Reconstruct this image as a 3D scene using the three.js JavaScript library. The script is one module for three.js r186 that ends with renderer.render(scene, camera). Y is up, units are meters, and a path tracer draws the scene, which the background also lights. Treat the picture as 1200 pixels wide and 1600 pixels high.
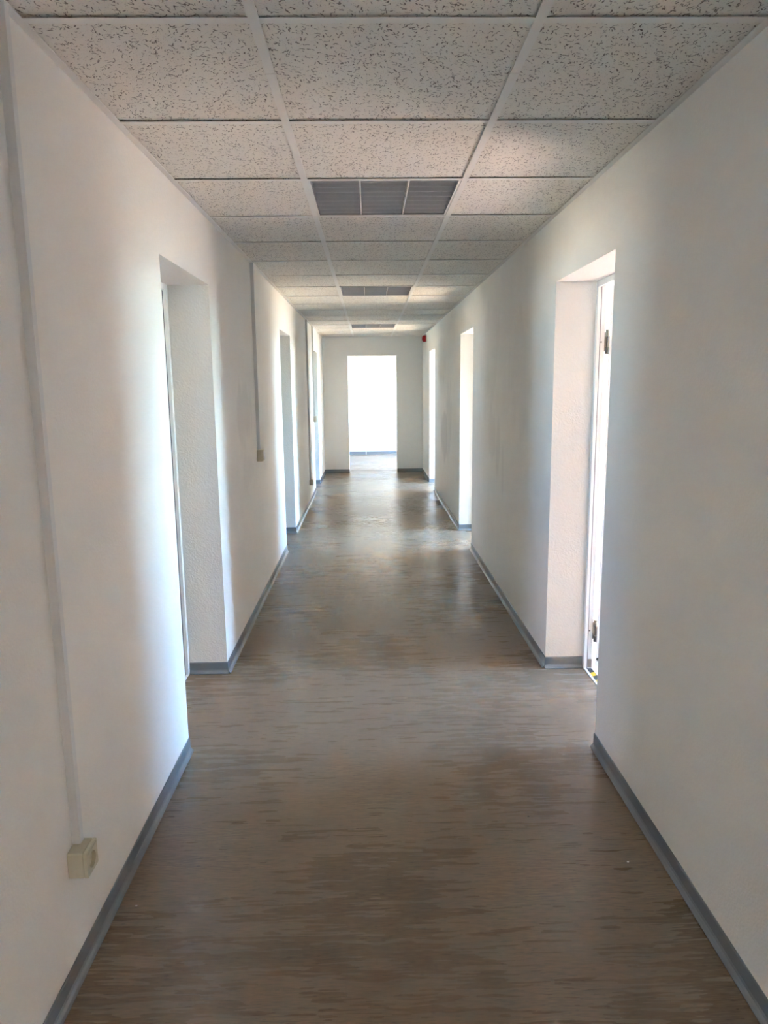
import * as THREE from 'three';
import { Sky } from 'three/addons/objects/Sky.js';
import { RoundedBoxGeometry } from 'three/addons/geometries/RoundedBoxGeometry.js';
import { mergeGeometries } from 'three/addons/utils/BufferGeometryUtils.js';

// ---------------------------------------------------------------- camera, sky, sun, exposure
const R = Math.PI / 180;
const scene = new THREE.Scene();
const camera = new THREE.PerspectiveCamera(2 * Math.atan(800 / 1133.63) / R, 1200 / 1600, 0.05, 400);
camera.position.set(0, 1.4727, 0);
camera.rotation.order = 'YXZ';
camera.rotation.set(-9.9533 * R, -1.1009 * R, -0.6105 * R);

const SUN_UP = 35 * R, SUN_TURN = 10 * R;                     // the sun stands over the right-hand rooms
const sunDir = new THREE.Vector3(Math.cos(SUN_UP) * Math.cos(SUN_TURN), Math.sin(SUN_UP), Math.cos(SUN_UP) * Math.sin(SUN_TURN));
const sky = new Sky();
sky.name = 'sky';
sky.scale.setScalar(300);
sky.material.uniforms.turbidity.value = 10;
sky.material.uniforms.rayleigh.value = 0.8;
sky.material.uniforms.mieCoefficient.value = 0.005;
sky.material.uniforms.mieDirectionalG.value = 0.75;
sky.material.uniforms.sunPosition.value.copy(sunDir);
scene.add(sky);
scene.backgroundIntensity = scene.environmentIntensity = 4;

const sun = new THREE.DirectionalLight(new THREE.Color(1, 0.93, 0.8), 108);
sun.position.set(0, 0, -8).addScaledVector(sunDir, 30);
sun.target.position.set(0, 0, -8);
sun.castShadow = true;
Object.assign(sun.shadow.camera, { left: -16, right: 16, top: 16, bottom: -16, near: 1, far: 70 });
sun.shadow.mapSize.set(4096, 4096);
scene.add(sun, sun.target);

const renderer = new THREE.WebGLRenderer({ antialias: true });
renderer.toneMapping = THREE.LinearToneMapping;
renderer.toneMappingExposure = 3.2;
renderer.shadowMap.enabled = true;

// ---------------------------------------------------------------- measures (metres; Z is the way down the corridor)
const XL = -0.755, XR = 0.906, ZB = -3.2, ZE = 12.31, CEIL = 2.256, SLAB = 2.62, DOOR = 1.95, T = 0.24, OUT = 4.7;
const TEE = -0.2384, MOD = 0.625, ROW0 = 1.746;
const openL = [[-0.86, -0.03], [2.778, 3.602], [6.393, 7.229], [10.10, 10.93]];
const openR = [[-0.88, -0.04], [2.747, 3.594], [6.372, 7.259], [10.054, 10.931]];
const END = [-0.342, 0.474];

// ---------------------------------------------------------------- helpers
let seed = 7;
const rnd = () => { seed = (seed + 0x6d2b79f5) | 0; let t = Math.imul(seed ^ (seed >>> 15), 1 | seed); t = (t + Math.imul(t ^ (t >>> 7), 61 | t)) ^ t; return ((t ^ (t >>> 14)) >>> 0) / 4294967296; };
const taken = new Map();
const numbered = (n) => { const k = taken.get(n) ?? 0; taken.set(n, k + 1); return k ? `${n}_${String(k).padStart(3, '0')}` : n; };
const shade = (o) => o.traverse((m) => { if (m.isMesh) { m.castShadow = true; m.receiveShadow = true; } });
function tag(o, label, category, group) { o.userData.label = label; o.userData.category = category; if (group) o.userData.group = group; return o; }
function mesh(name, geo, mat, parent) { const m = new THREE.Mesh(geo, mat); m.name = name; m.castShadow = m.receiveShadow = true; (parent ?? scene).add(m); return m; }
function thing(name, label, category, group) { const g = new THREE.Group(); g.name = numbered(name); scene.add(g); return tag(g, label, category, group); }
function structure(name, geo, mat, label, category) { const o = geo ? mesh(numbered(name), geo, mat) : thing(name, label, category); o.userData.kind = 'structure'; return tag(o, label, category); }
// a box given by its extents, with uv in metres
function box(x0, x1, y0, y1, z0, z1) {                        // z0, z1 down the corridor
  const g = new THREE.BoxGeometry(x1 - x0, y1 - y0, z1 - z0), p = g.attributes.position, n = g.attributes.normal, uv = g.attributes.uv;
  g.translate((x0 + x1) / 2, (y0 + y1) / 2, -(z0 + z1) / 2);
  for (let i = 0; i < p.count; i++) {
    const ax = Math.abs(n.getX(i)), ay = Math.abs(n.getY(i));
    if (ax > 0.5) uv.setXY(i, -p.getZ(i), p.getY(i)); else if (ay > 0.5) uv.setXY(i, p.getX(i), -p.getZ(i)); else uv.setXY(i, p.getX(i), p.getY(i));
  }
  return g;
}
// a wall lying along the corridor, with rectangular holes [z0, z1, y0, y1]; x is its lower face
function wallAlong(x, thick, z0, z1, y0, y1, holes) {
  const pts = [[z0, y0]];                                     // doorways open to the floor are notches of the outline
  for (const [a, b, , t] of holes.filter((h) => h[2] <= y0)) pts.push([a, y0], [a, t], [b, t], [b, y0]);
  pts.push([z1, y0], [z1, y1], [z0, y1]);
  const s = new THREE.Shape(pts.map((p) => new THREE.Vector2(...p)));
  for (const [a, b, c, d] of holes.filter((h) => h[2] > y0)) s.holes.push(new THREE.Path([[a, c], [a, d], [b, d], [b, c]].map((p) => new THREE.Vector2(...p))));
  return new THREE.ExtrudeGeometry(s, { depth: thick, bevelEnabled: false }).rotateY(Math.PI / 2).translate(x, 0, 0);
}
// a wall across the corridor; z is its face towards the camera
function wallAcross(z, thick, x0, x1, y0, y1, holes) {
  const pts = [[x0, y0]];
  for (const [a, b, , t] of holes) pts.push([a, y0], [a, t], [b, t], [b, y0]);
  pts.push([x1, y0], [x1, y1], [x0, y1]);
  return new THREE.ExtrudeGeometry(new THREE.Shape(pts.map((p) => new THREE.Vector2(...p))), { depth: thick, bevelEnabled: false }).translate(0, 0, -z - thick);
}

// ---------------------------------------------------------------- textures
const lat = new Float32Array(65536); for (let i = 0; i < 65536; i++) lat[i] = rnd();
function vnoise(x, y, px, py) {                               // repeats every px, py cells
  const ix = Math.floor(x), iy = Math.floor(y), fx = x - ix, fy = y - iy, sx = fx * fx * (3 - 2 * fx), sy = fy * fy * (3 - 2 * fy);
  const at = (a, b) => lat[((((a % px) + px) % px) * 193 + (((b % py) + py) % py) * 7919) & 65535];
  return (at(ix, iy) * (1 - sx) + at(ix + 1, iy) * sx) * (1 - sy) + (at(ix, iy + 1) * (1 - sx) + at(ix + 1, iy + 1) * sx) * sy;
}
function dataTexture(w, h, metresX, metresY, srgb, f) {
  const d = new Uint8Array(w * h * 4);
  for (let y = 0; y < h; y++) for (let x = 0; x < w; x++) {
    const c = f(x / w, y / h), o = (y * w + x) * 4, q = typeof c === 'number' ? [c, c, c] : c;
    for (let k = 0; k < 3; k++) d[o + k] = Math.max(0, Math.min(255, Math.round(q[k])));
    d[o + 3] = 255;
  }
  const t = new THREE.DataTexture(d, w, h);
  t.wrapS = t.wrapT = THREE.RepeatWrapping; t.magFilter = THREE.LinearFilter; t.minFilter = THREE.LinearMipmapLinearFilter; t.generateMipmaps = true;
  t.repeat.set(1 / metresX, 1 / metresY);
  if (srgb) t.colorSpace = THREE.SRGBColorSpace;
  t.needsUpdate = true;
  return t;
}
// rough plaster: rounded grains, 0.6 m square
const plasterBump = dataTexture(512, 512, 0.6, 0.6, false, (u, v) => {
  const a = vnoise(u * 110, v * 110, 110, 110), b = vnoise(u * 57 + 9, v * 57, 57, 57), c = vnoise(u * 220, v * 220 + 5, 220, 220);
  return 255 * (0.55 * a + 0.3 * b + 0.15 * c);
});
const paintBump = dataTexture(512, 512, 0.7, 0.7, false, (u, v) => 255 * (0.5 * vnoise(u * 160, v * 160, 160, 160) + 0.3 * vnoise(u * 60, v * 60, 60, 60) + 0.2 * vnoise(u * 20, v * 20, 20, 20)));
// painted wall with scuffs and greasy smudges: [Z, y, radius along, radius up, strength]
function wallPaint(marks, tone) {
  const L = 16, H = 2.7;
  const t = dataTexture(2048, 512, L, H, true, (u, v) => {
    const z = u * L, y = v * H;
    let k = 1 + 0.016 * (vnoise(u * 26, v * 5, 26, 64) - 0.5) + 0.012 * (vnoise(u * 140, v * 22, 140, 64) - 0.5), warm = 0;
    for (const [mz, my, rz, ry, s] of marks) {
      const dz = (z - mz) / rz, dy = (y - my) / ry, r = dz * dz + dy * dy;
      if (r > 4) continue;
      const n = 0.7 * vnoise(z * 9 + mz * 3, y * 3.2, 999, 999) + 0.3 * vnoise(z * 31, y * 11, 999, 999), edge = 1 - r - 1.5 * (n - 0.5);
      if (edge > 0) { const q = s * Math.min(1, edge * 2.2); k -= q; warm += q * 0.25; }
    }
    return [tone[0] * k + warm * 18, tone[1] * k, tone[2] * k - warm * 14];
  });
  return t;
}
const leftPaint = wallPaint([[4.45, 1.3, 0.28, 0.22, 0.035], [4.5, 0.95, 0.2, 0.12, 0.02], [5.25, 1.15, 0.3, 0.3, 0.025], [3.75, 1.55, 0.06, 0.2, 0.025], [8.4, 1.2, 0.4, 0.3, 0.03]], [245, 241, 232]);
const rightPaint = wallPaint([[8.75, 0.86, 0.42, 0.3, 0.09], [8.3, 1.0, 0.3, 0.5, 0.04], [5.1, 1.0, 0.11, 0.22, 0.035], [4.9, 0.92, 0.05, 0.2, 0.03], [5.35, 1.12, 0.16, 0.2, 0.025], [5.6, 1.7, 0.5, 0.35, 0.02], [9.1, 1.75, 0.5, 0.3, 0.03], [4.4, 1.5, 0.3, 0.4, 0.02]], [245, 241, 232]);

// vinyl floor, 2 m square: fine fibres running across the corridor
const fibre = (u, v) => {
  const w = v + 0.004 * (vnoise(u * 24, v * 30, 24, 30) - 0.5);
  return [vnoise(u * 34, w * 420, 34, 420), vnoise(u * 90 + 3, w * 800, 90, 800), vnoise(u * 16, w * 120, 16, 120), vnoise(u * 4, v * 6, 4, 6)];
};
const floorColour = dataTexture(2048, 2048, 2, 2, true, (u, v) => {
  const [a, b, c, d] = fibre(u, v);
  let k = 1 + 0.07 * (a - 0.5) + 0.18 * (b - 0.5) + 0.03 * (c - 0.5) + 0.05 * (d - 0.5);
  const e = vnoise(u * 105, v * 860, 105, 860) * (0.8 + 0.2 * vnoise(u * 40 + 2, v * 240, 40, 240));
  if (e > 0.72) k -= Math.min(0.14, (e - 0.72) * 1.2);          // dark fibres
  return [124 * k, 106 * k, 86 * k];
});
const floorRough = dataTexture(1024, 1024, 2, 2, false, (u, v) => { const [a, , c, d] = fibre(u, v); return 255 * (0.285 + 0.04 * (a - 0.5) + 0.05 * (c - 0.5) + 0.06 * (d - 0.5)); });
const floorBump = dataTexture(2048, 2048, 2, 2, false, (u, v) => { const [a, b, c] = fibre(u, v); return 255 * (0.5 + 0.3 * (a - 0.5) + 0.3 * (b - 0.5) + 0.3 * (c - 0.5)); });

// fissured mineral fibre board, 0.625 m square
function fissured(background, ink) {
  const N = 1024, cv = document.createElement('canvas'); cv.width = cv.height = N;
  const g = cv.getContext('2d');
  g.fillStyle = background; g.fillRect(0, 0, N, N);
  const keep = seed; seed = 991;
  for (let i = 0; i < 7000; i++) {                            // pin holes
    g.fillStyle = ink(0.12 + 0.3 * rnd());
    g.beginPath(); g.arc(rnd() * N, rnd() * N, 0.7 + rnd() * 1.1, 0, 7); g.fill();
  }
  g.lineCap = 'round';
  for (let i = 0; i < 1700; i++) {                            // worm-like fissures
    let x = rnd() * N, y = rnd() * N, a = Math.PI / 2 + (rnd() - 0.5) * 1.9 + 0.35;
    const steps = 2 + Math.floor(rnd() * rnd() * 4), big = rnd() < 0.3;
    g.strokeStyle = ink(0.5 + 0.4 * rnd()); g.lineWidth = big ? 3.6 + rnd() * 2.4 : 2 + rnd() * 1.6;
    for (const [ox, oy] of [[0, 0], [N, 0], [-N, 0], [0, N], [0, -N]]) {
      let px = x + ox, py = y + oy, b = a; const s0 = seed;
      g.beginPath(); g.moveTo(px, py);
      for (let k = 0; k < steps; k++) { b += (rnd() - 0.5) * 1.2; px += Math.cos(b) * 4.5; py += Math.sin(b) * 4.5; g.lineTo(px, py); }
      g.stroke(); if (ox !== 0 || oy !== -N) seed = s0;
    }
  }
  seed = keep;
  const t = new THREE.CanvasTexture(cv);
  t.wrapS = t.wrapT = THREE.RepeatWrapping; t.magFilter = THREE.LinearFilter;
  return t;
}
const boardColour = fissured('rgb(243,238,228)', (a) => `rgba(112,102,92,${a})`); boardColour.colorSpace = THREE.SRGBColorSpace;
const boardBump = fissured('rgb(235,235,235)', (a) => `rgba(0,0,0,${a})`);

// ---------------------------------------------------------------- materials
const std = (color, roughness, more = {}) => new THREE.MeshStandardMaterial({ color, roughness, ...more });
const M = {
  wallLeft: std(0xffffff, 0.75, { map: leftPaint, bumpMap: paintBump, bumpScale: 0.0006 }),
  wallRight: std(0xffffff, 0.75, { map: rightPaint, bumpMap: paintBump, bumpScale: 0.0006 }),
  paint: std(0xf4f0e8, 0.8, { bumpMap: paintBump, bumpScale: 0.0006 }),
  plaster: std(0xf4f1ea, 0.85, { bumpMap: plasterBump, bumpScale: 0.0014 }),
  floor: std(0xffffff, 1, { map: floorColour, roughnessMap: floorRough, bumpMap: floorBump, bumpScale: 0.00006 }),
  slab: std(0x9a9894, 0.95),
  roomCeiling: std(0xe6e4df, 0.9),
  facade: std(0xcfc9bd, 0.9),
  ground: std(0xdccdb0, 0.95),
  board: std(0xffffff, 0.95, { map: boardColour, bumpMap: boardBump, bumpScale: 0.0012 }),
  tee: std(0xf4f1ea, 0.5),
  skirting: std(0x767a7c, 0.27),
  frame: std(0xeeeeea, 0.32),
  gasket: std(0x4a4c4e, 0.7),
  leaf: std(0xe9e9e6, 0.35),
  steel: std(0x8b8375, 0.4, { metalness: 0.6 }),
  darkSteel: std(0x4b463d, 0.5, { metalness: 0.3 }),
  black: std(0x161616, 0.6),
  yellow: std(0xd9ab1c, 0.6),
  whitePlastic: std(0xe8e6e1, 0.45),
  cream: std(0xd3cbb2, 0.42),
  creamDark: std(0xbfb699, 0.45),
  contact: std(0xb0a080, 0.35, { metalness: 0.8 }),
  aluminium: std(0xb6b8ba, 0.35, { metalness: 0.4 }),
  housing: std(0xa9aaab, 0.5),
  red: std(0xa30d12, 0.4),
  tile: std(0xf1f1ee, 0.12),
  grout: std(0x6a6a68, 0.9),
  mosaic: std(0xffffff, 0.4, { map: dataTexture(256, 256, 0.4, 0.4, true, (u, v) => { const a = (u * 8) % 1, b = (v * 8) % 1; return a < 0.08 || b < 0.08 ? [200, 192, 186] : [206 + 14 * vnoise(Math.floor(u * 8) + 0.5, Math.floor(v * 8) + 0.5, 8, 8), 182, 172]; }) }),
};

// ---------------------------------------------------------------- the building shell
structure('ground', box(-60, 60, -3.6, -3.4, -60, 75), M.ground, 'pale paved ground outside below the windows', 'ground');
structure('floor', box(XL - T, XR + T, -0.25, 0, ZB, ZE + 0.24), M.floor, 'taupe streaked vinyl floor of the long corridor', 'floor');
structure('floor_left', box(-OUT, XL - T, -0.25, 0, ZB, ZE + 0.24), M.floor, 'taupe vinyl floor of the rooms with bluish doorways', 'floor');
structure('floor_right', box(XR + T, OUT, -0.25, 0, 4.45, ZE + 0.24), M.floor, 'taupe vinyl floor of the sunlit rooms', 'floor');
structure('floor_washroom', box(XR + T, OUT, -0.25, 0, ZB, 4.45), M.mosaic, 'pinkish small-tiled floor of the washroom', 'floor');
structure('floor_end', box(-OUT, OUT, -0.25, 0, ZE + 0.24, 16.1), M.floor, 'bright floor of the room at the end of the corridor', 'floor');
structure('roof', box(-OUT - 0.3, OUT + 0.3, SLAB, SLAB + 0.3, ZB - 0.3, 16.1), M.roomCeiling, 'concrete slab above the rooms', 'roof');

const doorsL = openL.map(([a, b]) => [a, b, 0, DOOR]), doorsR = openR.map(([a, b]) => [a, b, 0, DOOR]);
structure('wall_left', wallAlong(XL - T, T, ZB, ZE, 0, SLAB, doorsL), [M.wallLeft, M.plaster], 'white corridor wall carrying cable ducts and switches', 'wall');
structure('wall_right', wallAlong(XR, T, ZB, ZE, 0, SLAB, doorsR), [M.wallRight, M.plaster], 'white corridor wall with dark smudges and the red sounder', 'wall');
structure('wall_end', wallAcross(ZE, 0.24, -OUT, OUT, 0, SLAB, [[END[0], END[1], 0, DOOR]]), [M.paint, M.plaster], 'white wall with a bright doorway closing the corridor', 'wall');
structure('wall_back', wallAcross(ZB - 0.24, 0.24, -OUT, OUT, 0, SLAB, []), M.paint, 'white wall closing the corridor behind the viewer', 'wall');
const winR = [[-1.4, 0.4], [2.85, 4.05], [5.9, 8.1], [9.0, 11.8], [12.95, 15.2]], winL = [[-1.4, 0.4], [2.0, 4.0], [7.4, 8.3], [11.0, 11.9]];
const SILL = 0.85, HEAD = 2.2;
const sillOf = ([a]) => a === 2.85 ? 1.0 : SILL;           // the washroom has a high window
const holes = (w) => w.map((p) => [p[0], p[1], sillOf(p), HEAD]);
structure('wall_outer_right', wallAlong(OUT, 0.3, ZB, 16.1, -3.4, SLAB, holes(winR)), M.paint, 'outer wall with the windows of the sunlit rooms', 'wall');
structure('wall_outer_left', wallAlong(-OUT - 0.3, 0.3, ZB, 16.1, -3.4, SLAB, holes(winL)), M.paint, 'outer wall with the windows of the shaded rooms', 'wall');
structure('wall_far_room', box(-OUT, OUT, 0, SLAB, 15.62, 15.86), M.paint, 'brightly lit back wall of the room at the end', 'wall');
for (const z of [0.6, 4.9, 8.6]) structure('wall_partition_left', box(-OUT, XL - T, 0, SLAB, z, z + 0.12), M.paint, 'partition between the shaded rooms', 'wall');
for (const z of [0.6, 8.6]) structure('wall_partition_right', box(XR + T, OUT, 0, SLAB, z, z + 0.12), M.paint, 'partition between the sunlit rooms', 'wall');

// washroom: white wall tiles on the wall that faces the doorway
{
  const w = structure('wall_washroom', null, null, 'washroom wall covered in square white tiles', 'wall');
  mesh('wall_core', box(XR + T, OUT, 0, SLAB, 4.362, 4.5), M.grout, w);
  const s = 0.14, g = box(0.002, s - 0.002, 0.002, s - 0.002, -0.01, 0);
  for (let i = 0; i < 16; i++) for (let k = 0; k < 18; k++) { const t = mesh('wall_tile', g, M.tile, w); t.position.set(XR + T + i * s, k * s, -4.362); }
}

// windows of the rooms: white frame, mullion, glass
const glass = new THREE.MeshPhysicalMaterial({ color: 0xffffff, roughness: 0, transmission: 1, thickness: 0, ior: 1.45 });
function roomWindow(n, x, [a, b], label) {
  const w = structure('window_' + n, null, null, label, 'window');
  const SILL = sillOf([a]), m = (a + b) / 2, bar = (z0, z1, y0, y1) => mesh('frame_bar', box(x - 0.035, x + 0.035, y0, y1, z0, z1), M.frame, w);
  bar(a, b, SILL, SILL + 0.06); bar(a, b, HEAD - 0.06, HEAD); bar(a, a + 0.06, SILL + 0.06, HEAD - 0.06); bar(b - 0.06, b, SILL + 0.06, HEAD - 0.06); bar(m - 0.05, m + 0.05, SILL + 0.06, HEAD - 0.06);
  for (const [p, q] of [[a + 0.06, m - 0.05], [m + 0.05, b - 0.06]]) mesh('pane', new THREE.PlaneGeometry(q - p, HEAD - SILL - 0.12).rotateY(Math.PI / 2).translate(x, (SILL + HEAD) / 2, -(p + q) / 2), glass, w);
}
const wr = ['room behind the viewer on the sunny side', 'washroom', 'sunlit second room', 'sunlit third room', 'bright end room'], wl = ['room behind the viewer on the shaded side', 'shaded first room', 'shaded second room', 'shaded third room'];
winR.forEach((w, i) => roomWindow(i + 1, OUT + 0.12, w, 'white two-pane window of the ' + wr[i]));
winL.forEach((w, i) => roomWindow(i + 6, -OUT - 0.12, w, 'white two-pane window of the ' + wl[i]));

// ---------------------------------------------------------------- suspended ceiling: boards, tees, wall angle
const LIGHT_ROWS = [2, 7, 13];
{
  const c = structure('ceiling', null, null, 'suspended ceiling of fissured mineral boards in a white grid', 'ceiling');
  const cols = [[XL + 0.006, TEE - 0.003], [TEE + 0.003, TEE + MOD - 0.003], [TEE + MOD + 0.003, XR - 0.006]];
  const cache = new Map();
  const board = (w, d, variant) => {
    const key = [w, d, variant].map((v) => v.toFixed(3)).join();
    if (!cache.has(key)) {
      const g = new THREE.BoxGeometry(w, 0.015, d), uv = g.attributes.uv, p = g.attributes.position;
      const turn = variant * Math.PI / 2, ox = variant * 0.37, oy = variant * 0.61;
      for (let i = 0; i < p.count; i++) { const x = p.getX(i) / MOD, y = p.getZ(i) / MOD; uv.setXY(i, (variant % 2 ? -x : x) + ox, (variant > 1 ? -y : y) + oy); }
      cache.set(key, g);
    }
    return cache.get(key);
  };
  const first = Math.ceil((ZB - ROW0) / MOD) - 1;
  for (let r = first; ROW0 + r * MOD < ZE; r++) {
    const a = Math.max(ROW0 + r * MOD + 0.003, ZB + 0.006), b = Math.min(ROW0 + (r + 1) * MOD - 0.003, ZE - 0.006);
    if (b - a < 0.05) continue;
    cols.forEach(([x0, x1], k) => {
      if (k === 1 && LIGHT_ROWS.includes(r)) return;
      const t = mesh('ceiling_board', board(x1 - x0, b - a, Math.floor(rnd() * 4)), M.board, c);
      t.position.set((x0 + x1) / 2, CEIL + 0.0056 + 0.0075 + rnd() * 0.0012, -(a + b) / 2);
    });
    const z = ROW0 + r * MOD;
    if (z > ZB + 0.05) for (const [x0, x1] of [[XL + 0.022, TEE - 0.012], [TEE + 0.012, TEE + MOD - 0.012], [TEE + MOD + 0.012, XR - 0.022]]) mesh('cross_tee', box(x0, x1, CEIL, CEIL + 0.0015, z - 0.012, z + 0.012), M.tee, c);
  }
  for (const x of [TEE, TEE + MOD]) for (const [a, b] of [[ZB, 2.02], [2.0215, 5.62], [5.6215, 9.22], [9.2215, ZE]]) mesh('main_tee', mergeGeometries([box(x - 0.012, x + 0.012, CEIL - 0.0004, CEIL + 0.0014, a, b), box(x - 0.001, x + 0.001, CEIL + 0.0014, CEIL + 0.04, a, b)]), M.tee, c);
  for (const [x0, x1, x2] of [[XL, XL + 0.022, XL + 0.0015], [XR - 0.022, XR, XR - 0.0015]]) {
    const up = x0 === XL ? box(XL, x2, CEIL + 0.0015, CEIL + 0.024, ZB, ZE) : box(x2, XR, CEIL + 0.0015, CEIL + 0.024, ZB, ZE);
    mesh('wall_angle', mergeGeometries([box(x0, x1, CEIL - 0.0002, CEIL + 0.0015, ZB, ZE), up]), M.tee, c);
  }
  mesh('wall_angle', box(XL + 0.022, XR - 0.022, CEIL, CEIL + 0.0015, ZE - 0.022, ZE), M.tee, c);
}

// recessed louvre lights, switched off
{
  const bladeShape = new THREE.Shape([[-0.003, 0], [0.003, 0], [0.0032, 0.006], [0.011, 0.046], [-0.011, 0.046], [-0.0032, 0.006]].map((p) => new THREE.Vector2(...p)));
  const W = MOD - 0.026, bayW = (W - 0.018) / 3;
  const blade = new THREE.ExtrudeGeometry(bladeShape, { depth: bayW - 0.012, bevelEnabled: false }).translate(0, 0, -(bayW - 0.012) / 2).rotateY(Math.PI / 2);
  const labels = ['unlit recessed louvre ceiling light between the washroom door and the doorway opposite', 'unlit recessed louvre ceiling light midway along the corridor', 'unlit recessed louvre ceiling light closest to the end wall'];
  LIGHT_ROWS.forEach((r, i) => {
    const t = thing('louvre_light', labels[i], 'ceiling light', 'recessed louvre ceiling lights');
    t.position.set(TEE + MOD / 2, CEIL, -(ROW0 + (r + 0.5) * MOD));
    const h = W / 2, y0 = 0.003;
    mesh('housing', mergeGeometries([box(-h, h, 0.1, 0.102, -h, h), box(-h, -h + 0.002, y0, 0.1, -h, h), box(h - 0.002, h, y0, 0.1, -h, h), box(-h + 0.002, h - 0.002, y0, 0.1, -h, -h + 0.002), box(-h + 0.002, h - 0.002, y0, 0.1, h - 0.002, h)]), M.housing, t);
    mesh('trim_frame', mergeGeometries([box(-h, -h + 0.008, 0.0016, 0.004, -h, h), box(h - 0.008, h, 0.0016, 0.004, -h, h), box(-h + 0.008, h - 0.008, 0.0016, 0.004, -h, -h + 0.008), box(-h + 0.008, h - 0.008, 0.0016, 0.004, h - 0.008, h)]), M.tee, t);
    for (const s of [-0.5, 0.5]) mesh('divider', box(s * (bayW + 0.001) - 0.0022, s * (bayW + 0.001) + 0.0022, 0.004, 0.05, -h + 0.008, h - 0.008), M.tee, t);
    for (let b = -1; b <= 1; b++) for (let k = 0; k < 8; k++) { const m = mesh('louvre_blade', blade, M.aluminium, t); m.position.set(b * (bayW + 0.002), 0.005, h - 0.04 - k * (W - 0.08) / 7); }
    for (let b = -1; b <= 1; b++) mesh('fluorescent_tube', new THREE.CylinderGeometry(0.008, 0.008, W - 0.05, 12).rotateX(Math.PI / 2).translate(b * bayW, 0.08, 0), M.whitePlastic, t);
  });
}

// ---------------------------------------------------------------- skirting
const skirtProfile = [[0, 0], [0.017, 0], [0.0175, 0.003], [0.012, 0.0065], [0.0065, 0.013], [0.0042, 0.02], [0.0036, 0.055], [0.0022, 0.0595], [0, 0.06]];
// a strip from a to b on the floor plan ([x, Z]), standing out towards the side n ([x, Z])
function skirtStrip(parent, a, b, n) {
  const pos = [], idx = [], N = skirtProfile.length;
  for (const p of [a, b]) for (const [d, y] of skirtProfile) pos.push(p[0] + n[0] * d, y, -(p[1] + n[1] * d));
  for (let i = 0; i < N; i++) { const j = (i + 1) % N; idx.push(i, j, N + i, j, N + j, N + i); }
  for (let i = 1; i < N - 1; i++) idx.push(0, i, i + 1, N, N + i + 1, N + i);
  let g = new THREE.BufferGeometry(); g.setAttribute('position', new THREE.Float32BufferAttribute(pos, 3)); g.setIndex(idx);
  const ux = b[0] - a[0], uz = -(b[1] - a[1]), nx = n[0], nz = -n[1];
  if (ux * nz - uz * nx < 0) g.setIndex(idx.reverse());       // faces outwards
  g = g.toNonIndexed(); g.computeVertexNormals();
  g.setAttribute('uv', new THREE.Float32BufferAttribute(new Float32Array(g.attributes.position.count * 2), 2));
  return mesh('skirting_strip', g, M.skirting, parent);
}
for (const [name, x, n, open, label] of [['baseboard_left', XL, 1, openL, 'grey vinyl skirting along the wall with the cable ducts'], ['baseboard_right', XR, -1, openR, 'grey vinyl skirting along the wall with the red sounder']]) {
  const s = structure(name, null, null, label, 'skirting');
  let from = ZB;
  for (const [a, b] of open) {
    skirtStrip(s, [x, from], [x, a + 0.006], [n, 0]);
    skirtStrip(s, [x + n * 0.004, a], [x - n * 0.194, a], [0, 1]);
    skirtStrip(s, [x + n * 0.004, b], [x - n * 0.194, b], [0, -1]);
    from = b - 0.006;
  }
  skirtStrip(s, [x, from], [x, ZE], [n, 0]);
}
{
  const s = structure('baseboard_end', null, null, 'dark grey skirting on both sides of the bright end doorway', 'skirting');
  skirtStrip(s, [XL, ZE], [END[0] + 0.004, ZE], [0, -1]);
  skirtStrip(s, [END[1] - 0.004, ZE], [XR, ZE], [0, -1]);
  const f = structure('baseboard_far', null, null, 'grey skirting under the bright wall of the end room', 'skirting');
  skirtStrip(f, [-OUT, 15.62], [-0.075, 15.62], [0, -1]);
  skirtStrip(f, [-0.065, 15.62], [OUT, 15.62], [0, -1]);
}
structure('trim_1', box(END[0], END[1], 0, 0.003, ZE + 0.235, ZE + 0.255), M.gasket, 'thin dark joint strip across the end doorway floor', 'threshold');

// ---------------------------------------------------------------- door frames
const fp = [[0.196, 0], [0.196, 0.028], [0.211, 0.028], [0.213, 0.019], [0.217, 0.019], [0.2175, 0.016], [T, 0.016], [T, 0]];
const gp = [[0.2135, 0.0175], [0.2135, 0.0205], [0.2165, 0.0205], [0.2165, 0.0175]];
function frameSide(profile, x, n, z, dir, h) {                // upright: profile [depth into the wall, standing out], dir +1 or -1 along Z
  let pts = profile.map(([e, p]) => new THREE.Vector2(x - n * e, -(z + dir * p)));
  if (THREE.ShapeUtils.area(pts) < 0) pts = pts.reverse();
  // shape in (x, three z); extrude upwards
  const g = new THREE.ExtrudeGeometry(new THREE.Shape(pts.map((v) => new THREE.Vector2(v.x, -v.y))), { depth: h, bevelEnabled: false });
  return g.rotateX(-Math.PI / 2);
}
function frameHead(profile, x, n, a, b, h) {
  const pts = profile.map(([e, p]) => new THREE.Vector2(x - n * e, h - p));
  return new THREE.ExtrudeGeometry(new THREE.Shape(pts), { depth: b - a, bevelEnabled: false }).translate(0, 0, -b);
}
function doorFrame(x, n, [a, b], label) {
  const t = thing('door_frame', label, 'door frame');
  mesh('frame_post', frameSide(fp, x, n, a, 1, DOOR), M.frame, t);
  mesh('frame_post', frameSide(fp, x, n, b, -1, DOOR), M.frame, t);
  mesh('frame_head', frameHead(fp, x, n, a + 0.016, b - 0.016, DOOR), M.frame, t);
  mesh('seal', frameSide(gp, x, n, a, 1, DOOR - 0.016), M.gasket, t);
  mesh('seal', frameSide(gp, x, n, b, -1, DOOR - 0.016), M.gasket, t);
  return t;
}
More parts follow.
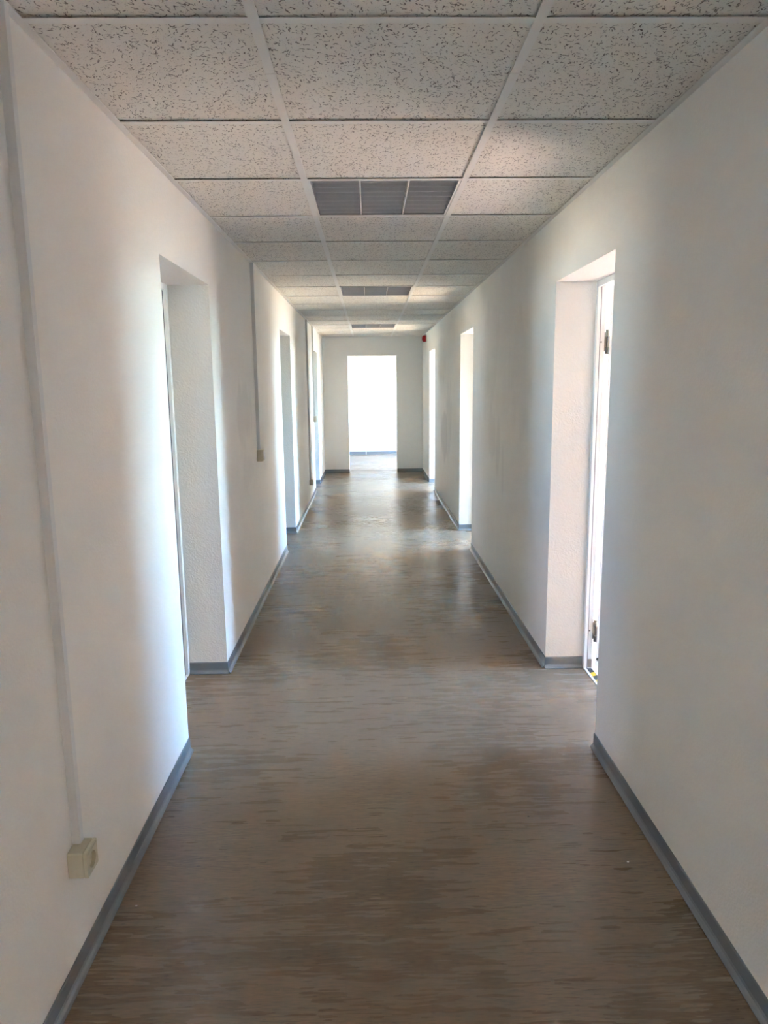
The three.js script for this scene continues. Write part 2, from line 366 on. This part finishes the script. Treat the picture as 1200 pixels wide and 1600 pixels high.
const dl = ['white steel frame of the doorway behind the viewer on the shaded side', 'white steel frame of the doorway opposite the washroom', 'white steel frame of the bluish doorway midway along the corridor', 'white steel frame of the bluish doorway by the end wall'];
const dr = ['white steel frame of the doorway behind the viewer on the sunny side', 'white steel frame of the washroom doorway with hinges and hazard tape', 'white steel frame of the glaring doorway midway along the corridor', 'white steel frame of the glaring doorway below the red sounder'];
const framesL = openL.map((o, i) => doorFrame(XL, 1, o, dl[i])), framesR = openR.map((o, i) => doorFrame(XR, -1, o, dr[i]));
{
  const f = framesR[1], b = openR[1][1];
  mesh('foot_cover', box(XR + 0.219, XR + T + 0.0008, 0.004, 0.05, b - 0.0175, b - 0.015), M.steel, f);
  for (const y of [1.665, 0.205]) mesh('screw', new THREE.CylinderGeometry(0.0035, 0.0035, 0.003, 12).rotateX(Math.PI / 2).translate(XR + 0.2225, y, -(b - 0.0165)), M.black, f);
  // door leaf, swung open into the washroom
  const d = thing('door_1', 'white washroom door leaf standing open on two hinges', 'door');
  d.userData.kind = 'structure';
  const z0 = b - 0.02, x0 = XR + 0.262;
  mesh('leaf', box(x0 + 0.004, x0 + 0.82, 0.012, DOOR - 0.022, z0 + 0.012, z0 + 0.04), M.leaf, d);
  mesh('rebate', box(x0, x0 + 0.806, 0.012, DOOR - 0.034, z0, z0 + 0.012), M.leaf, d);
  for (const y of [1.665, 0.205]) {
    const h = mesh('hinge', box(XR + T - 0.002, x0 + 0.002, y - 0.045, y + 0.045, z0 + 0.002, z0 + 0.006), M.steel, d);
    for (const s of [-1, 1]) mesh('knuckle', new THREE.CylinderGeometry(0.0095, 0.0095, 0.032, 14).translate(XR + T + 0.011, y + s * 0.042, -(z0 - 0.002)), s > 0 ? M.steel : M.darkSteel, h);
    mesh('hinge_pin', new THREE.CylinderGeometry(0.004, 0.004, 0.06, 10).translate(XR + T + 0.011, y, -(z0 - 0.002)), M.darkSteel, h);
  }
  mesh('door_stop', new THREE.CylinderGeometry(0.008, 0.008, 0.02, 12).rotateX(Math.PI / 2).translate(x0 + 0.008, 0.05, -(z0 - 0.006)), M.black, d);
}
// thresholds with yellow and black tape
for (const [x, n, [a, b], label] of [[XR, 1, openR[1], 'white threshold with yellow and black hazard tape in the washroom doorway'], [XL, -1, openL[1], 'white threshold with dark hazard tape in the doorway opposite the washroom']]) {
  const t = thing('threshold', label, 'threshold');
  const ex = (p, q) => n > 0 ? [x + p, x + q] : [x - q, x - p];
  mesh('edge_strip', box(...ex(0.197, 0.208), 0, 0.006, a + 0.029, b - 0.029), M.whitePlastic, t);
  mesh('edge_strip', box(...ex(0.236, 0.247), 0, 0.006, a + 0.029, b - 0.029), M.whitePlastic, t);
  mesh('base_plate', box(...ex(0.208, 0.236), 0, 0.003, a + 0.029, b - 0.029), M.gasket, t);
  const len = 0.045, sl = n * 0.014;
  const piece = new THREE.ExtrudeGeometry(new THREE.Shape([[0, 0], [0.028, sl], [0.028, sl + len], [0, len]].map(([p, q]) => new THREE.Vector2(n > 0 ? p : p - 0.028, q))), { depth: 0.001, bevelEnabled: false }).rotateX(-Math.PI / 2);
  let k = 0;
  for (let z = b - 0.046 - len; z > a + 0.046; z -= len, k++) { const m = mesh('tape_patch', piece, k % 2 ? M.yellow : M.black, t); m.position.set(n > 0 ? x + 0.208 : x - 0.208, 0.003, -z); }
}

// ---------------------------------------------------------------- cable ducts, socket boxes and switches on the left wall
function duct(z, y0, label) {
  const t = thing('cable_duct', label, 'cable duct', 'white cable ducts on the corridor wall');
  t.position.set(XL, y0, -z);
  const h = CEIL - y0;
  mesh('channel', box(0, 0.018, 0, h, -0.009, 0.009), M.whitePlastic, t);
  mesh('cover', box(0.018, 0.022, 0.0015, h, -0.0098, 0.0098), M.whitePlastic, t);
  return t;
}
duct(1.664, 0.352, 'white cable duct running down to the near cream socket beside the floor');
duct(4.905, 1.052, 'white cable duct running down to the cream switch by the smudged wall');
duct(9.06, 0.31, 'white cable duct running down to the small cream socket by the far doorway');
duct(9.995, 1.06, 'white cable duct running down to the cream switch at the far doorway edge');

function socketBox(z, y, label) {                             // surface-mounted earthed socket
  const t = thing('wall_socket', label, 'socket', 'cream wall sockets');
  t.position.set(XL, y, -z);
  mesh('body', new RoundedBoxGeometry(0.04, 0.068, 0.068, 3, 0.004).translate(0.02, 0, 0), M.cream, t);
  const s = new THREE.Shape(); const e = 0.034, q = 0.004;
  s.moveTo(-e + q, -e); s.lineTo(e - q, -e); s.quadraticCurveTo(e, -e, e, -e + q); s.lineTo(e, e - q); s.quadraticCurveTo(e, e, e - q, e); s.lineTo(-e + q, e); s.quadraticCurveTo(-e, e, -e, e - q); s.lineTo(-e, -e + q); s.quadraticCurveTo(-e, -e, -e + q, -e);
  const hole = new THREE.Path(); hole.absarc(0, -0.003, 0.0195, 0, Math.PI * 2, true); s.holes.push(hole);
  mesh('cover_plate', new THREE.ExtrudeGeometry(s, { depth: 0.0065, bevelEnabled: true, bevelSize: 0.001, bevelThickness: 0.001, bevelOffset: -0.001, bevelSegments: 2, curveSegments: 28 }).rotateY(Math.PI / 2).translate(0.0415, 0, 0), M.cream, t);
  const cup = mesh('recess', new THREE.LatheGeometry([[0.0001, -0.0155], [0.0185, -0.0155], [0.0192, -0.014], [0.0195, 0.0075], [0.0205, 0.008]].map((p) => new THREE.Vector2(...p)), 32).rotateZ(-Math.PI / 2).translate(0.0415, -0.003, 0), M.creamDark, t);
  for (const d of [-1, 1]) mesh('pin_hole', new THREE.CylinderGeometry(0.0026, 0.0026, 0.0015, 12).rotateZ(Math.PI / 2).translate(0.0266, -0.003, d * 0.0095), M.black, cup);
  for (const d of [-1, 1]) mesh('earth_clip', new THREE.BoxGeometry(0.012, 0.002, 0.005).translate(0.034, -0.003 + d * 0.0172, 0), M.contact, cup);
  for (const k of [0, 1]) mesh('label_ridge', new THREE.BoxGeometry(0.001, 0.0012, 0.058).translate(0.0493, 0.0295 - k * 0.0035, 0), M.creamDark, t);
  return t;
}
socketBox(1.652, 0.316, 'cream surface-mounted socket low on the wall under a long cable duct');
socketBox(9.05, 0.276, 'small cream socket low on the wall near the far bluish doorway');
function switchBox(z, y, label) {
  const t = thing('light_switch', label, 'switch', 'cream light switches');
  t.position.set(XL, y, -z);
  mesh('body', new RoundedBoxGeometry(0.036, 0.08, 0.075, 3, 0.005).translate(0.018, 0, 0), M.cream, t);
  mesh('cover_plate', new RoundedBoxGeometry(0.008, 0.076, 0.071, 3, 0.003).translate(0.038, 0, 0), M.cream, t);
  const r = mesh('rocker', new RoundedBoxGeometry(0.007, 0.054, 0.05, 3, 0.002), M.whitePlastic, t);
  r.position.set(0.0435, 0, 0); r.rotation.z = 0.1;
  return t;
}
switchBox(4.91, 1.012, 'cream surface-mounted light switch under the second cable duct');
switchBox(9.995, 1.02, 'cream light switch beside the bluish doorway near the end wall');

// ---------------------------------------------------------------- red alarm sounder under the ceiling
{
  const t = thing('alarm_sounder', 'red fire alarm sounder high on the wall under the ceiling', 'alarm');
  t.position.set(XR, 2.165, -11.46);
  mesh('base_plate', new RoundedBoxGeometry(0.014, 0.1, 0.1, 2, 0.004).translate(-0.007, 0, 0), M.whitePlastic, t);
  const body = mesh('body', new RoundedBoxGeometry(0.045, 0.094, 0.094, 3, 0.009).translate(-0.0355, 0, 0), M.red, t);
  mesh('horn', new THREE.LatheGeometry([[0.0001, 0.0], [0.03, 0.0], [0.034, 0.006], [0.033, 0.012], [0.022, 0.015], [0.0001, 0.016]].map((p) => new THREE.Vector2(...p)), 28).rotateZ(Math.PI / 2).translate(-0.056, 0, 0), M.red, body);
  mesh('mount_clip', new RoundedBoxGeometry(0.03, 0.018, 0.05, 2, 0.004).translate(-0.02, 0.056, 0), M.whitePlastic, t);
}

// ---------------------------------------------------------------- specks on the floor
for (const [x, z, r, m, label] of [[-0.69, 1.878, 0.0025, M.whitePlastic, 'tiny white paint chip on the floor along the ducted wall'], [0.787, 2.021, 0.0025, M.whitePlastic, 'tiny white paint chip on the floor along the sounder wall'], [0.531, 2.273, 0.0028, M.black, 'tiny black crumb on the open floor']]) {
  const c = mesh(numbered('floor_crumb'), new THREE.IcosahedronGeometry(r, 1).scale(1.4, 0.5, 0.9).translate(0, r * 0.5, 0), m);
  c.position.set(x, 0, -z);
  tag(c, label, 'crumb');
}

shade(scene);
renderer.render(scene, camera);
